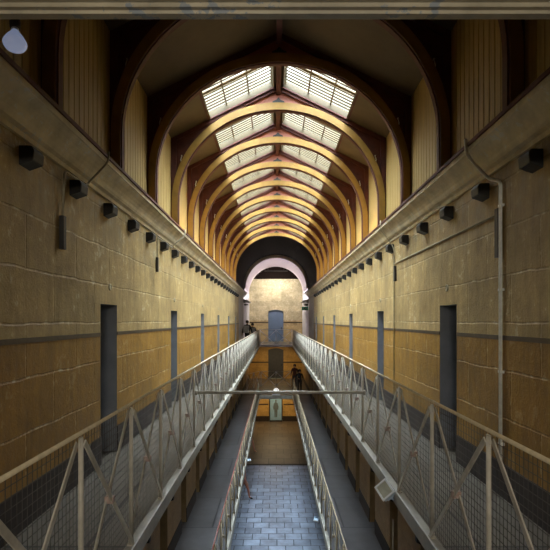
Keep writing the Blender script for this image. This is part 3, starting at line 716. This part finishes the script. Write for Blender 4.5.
# ------------------------------------------------------------------ people
def skinmesh(verts, edges, radii, levels=2):
    me=bpy.data.meshes.new('tmp'); me.from_pydata(verts,edges,[]); o=bpy.data.objects.new('tmp',me); C.objects.link(o)
    sk=o.modifiers.new('s','SKIN'); sk.use_smooth_shade=True
    for i,v in enumerate(me.skin_vertices[0].data):
        r=radii[i]; v.radius=(r,r) if not isinstance(r,tuple) else r; v.use_root=(i==0)
    sub=o.modifiers.new('u','SUBSURF'); sub.levels=levels; sub.render_levels=levels
    dg=bpy.context.evaluated_depsgraph_get(); dg.update(); res=bpy.data.meshes.new_from_object(o.evaluated_get(dg))
    bpy.data.objects.remove(o); return res
def person(loc, rz, label, top, legs, shoe, hair, skin, h=1.7, pose='stand', pack=None, hairlen=.0):
    """one continuous body; colours by region, hair (and pack) as children. faces -y when rz=0"""
    k=h/1.7; root_z=.92
    st = .16 if pose=='walk' else .03
    J={'pelvis':(0,0,.92),'waist':(0,0,1.06),'chest':(0,.01,1.24),'neck0':(0,.01,1.40),'neck':(0,0,1.46),'head':(0,-.01,1.54),'crown':(0,0,1.63)}
    R={'pelvis':(.15,.11),'waist':(.135,.10),'chest':(.165,.115),'neck0':(.09,.07),'neck':(.052,.055),'head':(.075,.09),'crown':(.07,.085)}
    E=[('pelvis','waist'),('waist','chest'),('chest','neck0'),('neck0','neck'),('neck','head'),('head','crown')]
    for s,n in ((-1,'l'),(1,'r')):
        f = -st*s if pose=='walk' else 0.0
        J['hip'+n]=(s*.095,0,.86); R['hip'+n]=(.09,.09)
        J['knee'+n]=(s*.10,f*.9-.02,.48); R['knee'+n]=(.058,.058)
        J['calf'+n]=(s*.10,f*1.2+.0,.34); R['calf'+n]=(.052,.052)
        J['ank'+n]=(s*.10,f*1.6+.02,.085); R['ank'+n]=(.036,.036)
        J['toe'+n]=(s*.115,f*1.6-.13,.035); R['toe'+n]=(.036,.03)
        E += [('pelvis','hip'+n),('hip'+n,'knee'+n),('knee'+n,'calf'+n),('calf'+n,'ank'+n),('ank'+n,'toe'+n)]
        J['sh'+n]=(s*.17,.01,1.37); R['sh'+n]=(.06,.06)
        if pose=='hold': el=(s*.24,-.04,1.12); wr=(s*.14,-.24,1.08)
        elif pose=='walk': el=(s*.24,f*-.5+.03,1.10); wr=(s*.25,f*-1.2-.03,.88)
        else: el=(s*.24,.04,1.10); wr=(s*.26,-.03,.86)
        J['el'+n]=el; R['el'+n]=(.045,.045); J['wr'+n]=wr; R['wr'+n]=(.028,.028)
        d=(Vector(wr)-Vector(el)).normalized(); J['pa'+n]=tuple(Vector(wr)+d*.06); R['pa'+n]=(.034,.02)
        E += [('chest','sh'+n),('sh'+n,'el'+n),('el'+n,'wr'+n),('wr'+n,'pa'+n)]
    ks=list(J); me=skinmesh([J[q] for q in ks],[(ks.index(a),ks.index(b_)) for a,b_ in E],[R[q] for q in ks])
    bm=bmesh.new(); bm.from_mesh(me)
    # fingers, nose and ears join the same body mesh
    for s,n in ((-1,'l'),(1,'r')):
        pa=Vector(J['pa'+n]); d=(pa-Vector(J['wr'+n])).normalized(); side=Vector((0,-1,0)) if abs(d.z)>.7 else Vector((s,0,0))
        inw=d.cross(side)
        for i,(off,ln) in enumerate(((-.026,.062),(-.009,.074),(.009,.070),(.026,.055))):
            a=pa+side*off; m1=skinmesh([tuple(a),tuple(a+d*ln*.5),tuple(a+d*ln+inw*.015*-s)],[(0,1),(1,2)],[.0095,.009,.007],1); bm.from_mesh(m1)
        a=pa-d*.03-side*.03; m1=skinmesh([tuple(a),tuple(a-side*.025+d*.025),tuple(a-side*.03+d*.055)],[(0,1),(1,2)],[.011,.01,.008],1); bm.from_mesh(m1)
        m1=skinmesh([(s*.078,.005,1.52),(s*.083,.01,1.55),(s*.08,.01,1.575)],[(0,1),(1,2)],[.008,.012,.01],1); bm.from_mesh(m1)
    m1=skinmesh([(0,-.095,1.565),(0,-.113,1.53),(0,-.10,1.522)],[(0,1),(1,2)],[.008,.013,.008],1); bm.from_mesh(m1)
    me2=bpy.data.meshes.new('person'); bm.to_mesh(me2); bm.free()
    def cm(nm,c,r=.7): 
        return mat(nm,c,r,.12,8,.1)
    ms=[cm('skin',skin,.5),cm('top',top),cm('legs',legs),cm('shoe',shoe,.4)]
    for q in ms: me2.materials.append(q)
    for p_ in me2.polygons:
        c=p_.center; p_.use_smooth=True
        mi = 1
        if c.z>1.435: mi=0
        elif c.z<.09: mi=3
        elif c.z<.93 and abs(c.x)<.205 and not any((c-Vector(J[a+n])).length<.12 for a in ('pa',) for n in 'lr'): mi=2
        for n in 'lr':
            if (c-Vector(J['pa'+n])).length<.085: mi=0
        p_.material_index=mi
    body=bpy.data.objects.new('person',me2); C.objects.link(body); body.location=loc; body.rotation_euler=(0,0,rz); body.scale=(k,k,k)
    tag(body,label,'person')
    hb=MB(); hb.lathe([(.083,-.06 if not hairlen else -.06-hairlen),(.094,-.03),(.097,.02),(.088,.065),(.06,.098),(.01,.108)],20,0,Matrix.Translation((0,.016,1.575)))
    hb.build('hair',cm('hair',hair),body)
    e=MB()
    for s in (-1,1): e.lathe([(.001,-.004),(.010,-.003),(.010,.003),(.001,.004)],10,0,Matrix.Translation((s*.03,-.098,1.56))@Matrix.Rotation(PI/2,4,'X'))
    e.box(-.022,.022,-.103,-.096,1.488,1.495)
    e.build('facial_features',cm('eyes',(.03,.015,.012)),body)
    if pack:
        b=MB(); b.box(-.17,.17,.12,.30,.92,1.36); o=b.build('backpack',cm('pack',pack),body,bevel=.05)
    return body
SK=(.45,.26,.17)
person((-1.80,31.2,ZU),math.radians(165),'person in dark jacket with beige backpack on the left upper gallery',(.02,.02,.025),(.02,.02,.025),(.02,.02,.02),(.012,.01,.01),SK,h=1.76,pose='walk',pack=(.42,.38,.35))
person((-1.50,31.7,ZU),math.radians(190),'shorter person in a dark top and pale trousers beside the backpack carrier',(.03,.028,.03),(.40,.36,.32),(.03,.02,.02),(.02,.012,.01),SK,h=1.58,pose='stand',pack=(.35,.32,.30))
person((1.50,32.0,ZM),math.radians(10),'person in black clothes standing on the right of the middle crossing',(.012,.012,.014),(.012,.012,.014),(.01,.01,.01),(.012,.01,.01),SK,h=1.62,pose='hold')
person((1.28,34.4,ZM),math.radians(-20),'person in a dark red-brown top just behind the figure in black',(.10,.03,.02),(.03,.03,.04),(.02,.02,.02),(.03,.015,.01),SK,h=1.74,pose='stand')
person((-1.50,22.9,ZG),math.radians(75),'person walking on the ground floor, only legs and black shoes showing below the left gallery',(.35,.12,.08),(.34,.13,.08),(.012,.012,.012),(.03,.02,.015),SK,h=1.72,pose='walk')
person((-1.60,31.2,ZG),math.radians(60),'person in pale pink clothes on the far ground floor beside the left gallery edge',(.6,.25,.18),(.62,.30,.22),(.5,.25,.2),(.05,.03,.02),SK,h=1.65,pose='walk')

# ------------------------------------------------------------------ light
def area(name, loc, rot, sx, sy, power, color, spread=PI):
    ld=bpy.data.lights.new(name,'AREA'); ld.shape='RECTANGLE'; ld.size=sx; ld.size_y=sy; ld.energy=power; ld.color=color; ld.spread=spread
    o=bpy.data.objects.new(name,ld); C.objects.link(o); o.location=loc; o.rotation_euler=rot; return o
WORLD=1.0; WARM=12; VAULT=42; NEAR=58
w=bpy.data.worlds.new('sky'); bpy.context.scene.world=w; w.use_nodes=True; wn_=w.node_tree
bg=wn_.nodes['Background']; bg.inputs[1].default_value=WORLD
# bright overcast overhead, dim towards the horizon where roofs and trees stand
tc=wn_.nodes.new('ShaderNodeTexCoord'); sx=wn_.nodes.new('ShaderNodeSeparateXYZ'); wn_.links.new(tc.outputs['Generated'],sx.inputs[0])
cr=wn_.nodes.new('ShaderNodeValToRGB'); wn_.links.new(sx.outputs[2],cr.inputs[0])
ZEN=80.0
stops=[(0.0,(.25,.25,.15)),(.14,(.45,.42,.25)),(.24,(.55,.52,.3)),(.34,(.95,.92,.62)),(.43,(2.2,2.2,1.8)),(.50,(8,8.5,9)),(.62,(.55*ZEN,.62*ZEN,.7*ZEN)),(1.0,(.8*ZEN,.9*ZEN,ZEN))]
e=cr.color_ramp.elements; e[0].position,e[0].color=stops[0][0],rgb(stops[0][1]); e[1].position,e[1].color=stops[-1][0],rgb(stops[-1][1])
for p_,c_ in stops[1:-1]:
    q=e.new(p_); q.color=rgb(c_)
wn_.links.new(cr.outputs[0],bg.inputs[0])
# added unseen warm fill lamps on the cornices, shining up into the roof
for s,side in ((-1,'left'),(1,'right')):
    for i,k in enumerate(range(1,9)):
        y=8.3+1.87*(k+.5)
        root=empty('roof_fill_lamp',(s*2.0,y,1.845)); tag(root,'added unseen fill lamp on the %s cornice ledge, %s from the front'%(side,ordn[i]),'lamp','added fill lamps on the cornice ledges')
        MB().box(-.03,.03,-.5,.5,0,.03).build('lamp_tray',M['iron'],root)
        area('roof_fill_light',(s*2.0,y,1.90),(PI,-s*math.radians(15),0),.05,.95,WARM,(1,.68,.28))
for s in (-1,1):
    area('arch_fill_light',(s*1.98,YA+3.0,1.415),(PI,s*math.radians(0),0),.10,5.4,VAULT,(1,.90,.98))  # added lights without lamp bodies, brightening the white vault
# added fill lamp behind the camera; an added ceiling keeps it off the roof
struct(MB().box(-2.15,2.15,Y0,2.1,1.47,1.55).build('ceiling_light_blocker',M['plaster']),'added low ceiling over the landing, shading the near roof','ceiling')
root=empty('fill_batten',(0,-2.6,1.2)); tag(root,'added unseen fill lamp under the low ceiling behind the camera','lamp')
MB().box(-.8,.8,-.05,.05,.0,.06).build('lamp_body',M['whiteplastic'],root)
MB().tube([(0,0,.06),(0,0,.275)],.01,8).build('lamp_stem',M['iron'],root)
area('landing_fill_light',(0,-2.5,1.15),(math.radians(55),0,0),1.5,.1,NEAR,(1,.92,.78),math.radians(120))
area('end_wall_fill_light',(0,38.6,3.77),(math.radians(35),0,0),1.6,.4,150,(1,.93,.8))  # added fill light aimed at the pale end wall
for z_,zc,nm in ((3.80,.2,'the white vault'),(ZU-.19,.07,'the upper crossing'),(ZM-.19,.07,'the middle crossing')):  # added lamp bodies for the fill lights near the end wall
    root=empty('fill_batten',(0,38.6,z_)); tag(root,'added fill lamp under %s near the end wall'%nm,'lamp')
    MB().box(-.9,.9,-.06,.06,.0,.07).build('lamp_body',M['whiteplastic'] if zc<.1 else M['iron'],root)
    for x_ in (-.6,.6): MB().tube([(x_,0,.06),(x_,0,.07+(zc-.07)*.8)],.01,6).build('lamp_stem',M['iron'],root)
area('middle_fill_light',(0,38.6,ZU-.2),(0,0,0),2.0,.3,65,(1,.72,.38))  # added unseen lights brightening the lower end walls
area('ground_fill_light',(0,38.6,ZM-.2),(0,0,0),2.0,.3,110,(1,.72,.38))

# lift everything so the ground floor is at height zero
for o in C.objects:
    if o.parent is None: o.location.z += EYE
# object-space textures above are written relative to the eye: meshes keep their coordinates
cam=bpy.data.cameras.new('camera'); co=bpy.data.objects.new('camera',cam); C.objects.link(co)
co.location=(CX,0,EYE); co.rotation_euler=(PI/2,0,0); cam.sensor_width=36; cam.lens=500/550*36; cam.shift_y=45.5/550; cam.clip_start=.05
sc=bpy.context.scene; sc.camera=co
sc.view_settings.view_transform='Standard'; sc.view_settings.look='None'; sc.view_settings.gamma=1; sc.view_settings.use_curve_mapping=False
sc.view_settings.exposure=0.0
sc.cycles.max_bounces=10; sc.cycles.diffuse_bounces=7; sc.cycles.transparent_max_bounces=12
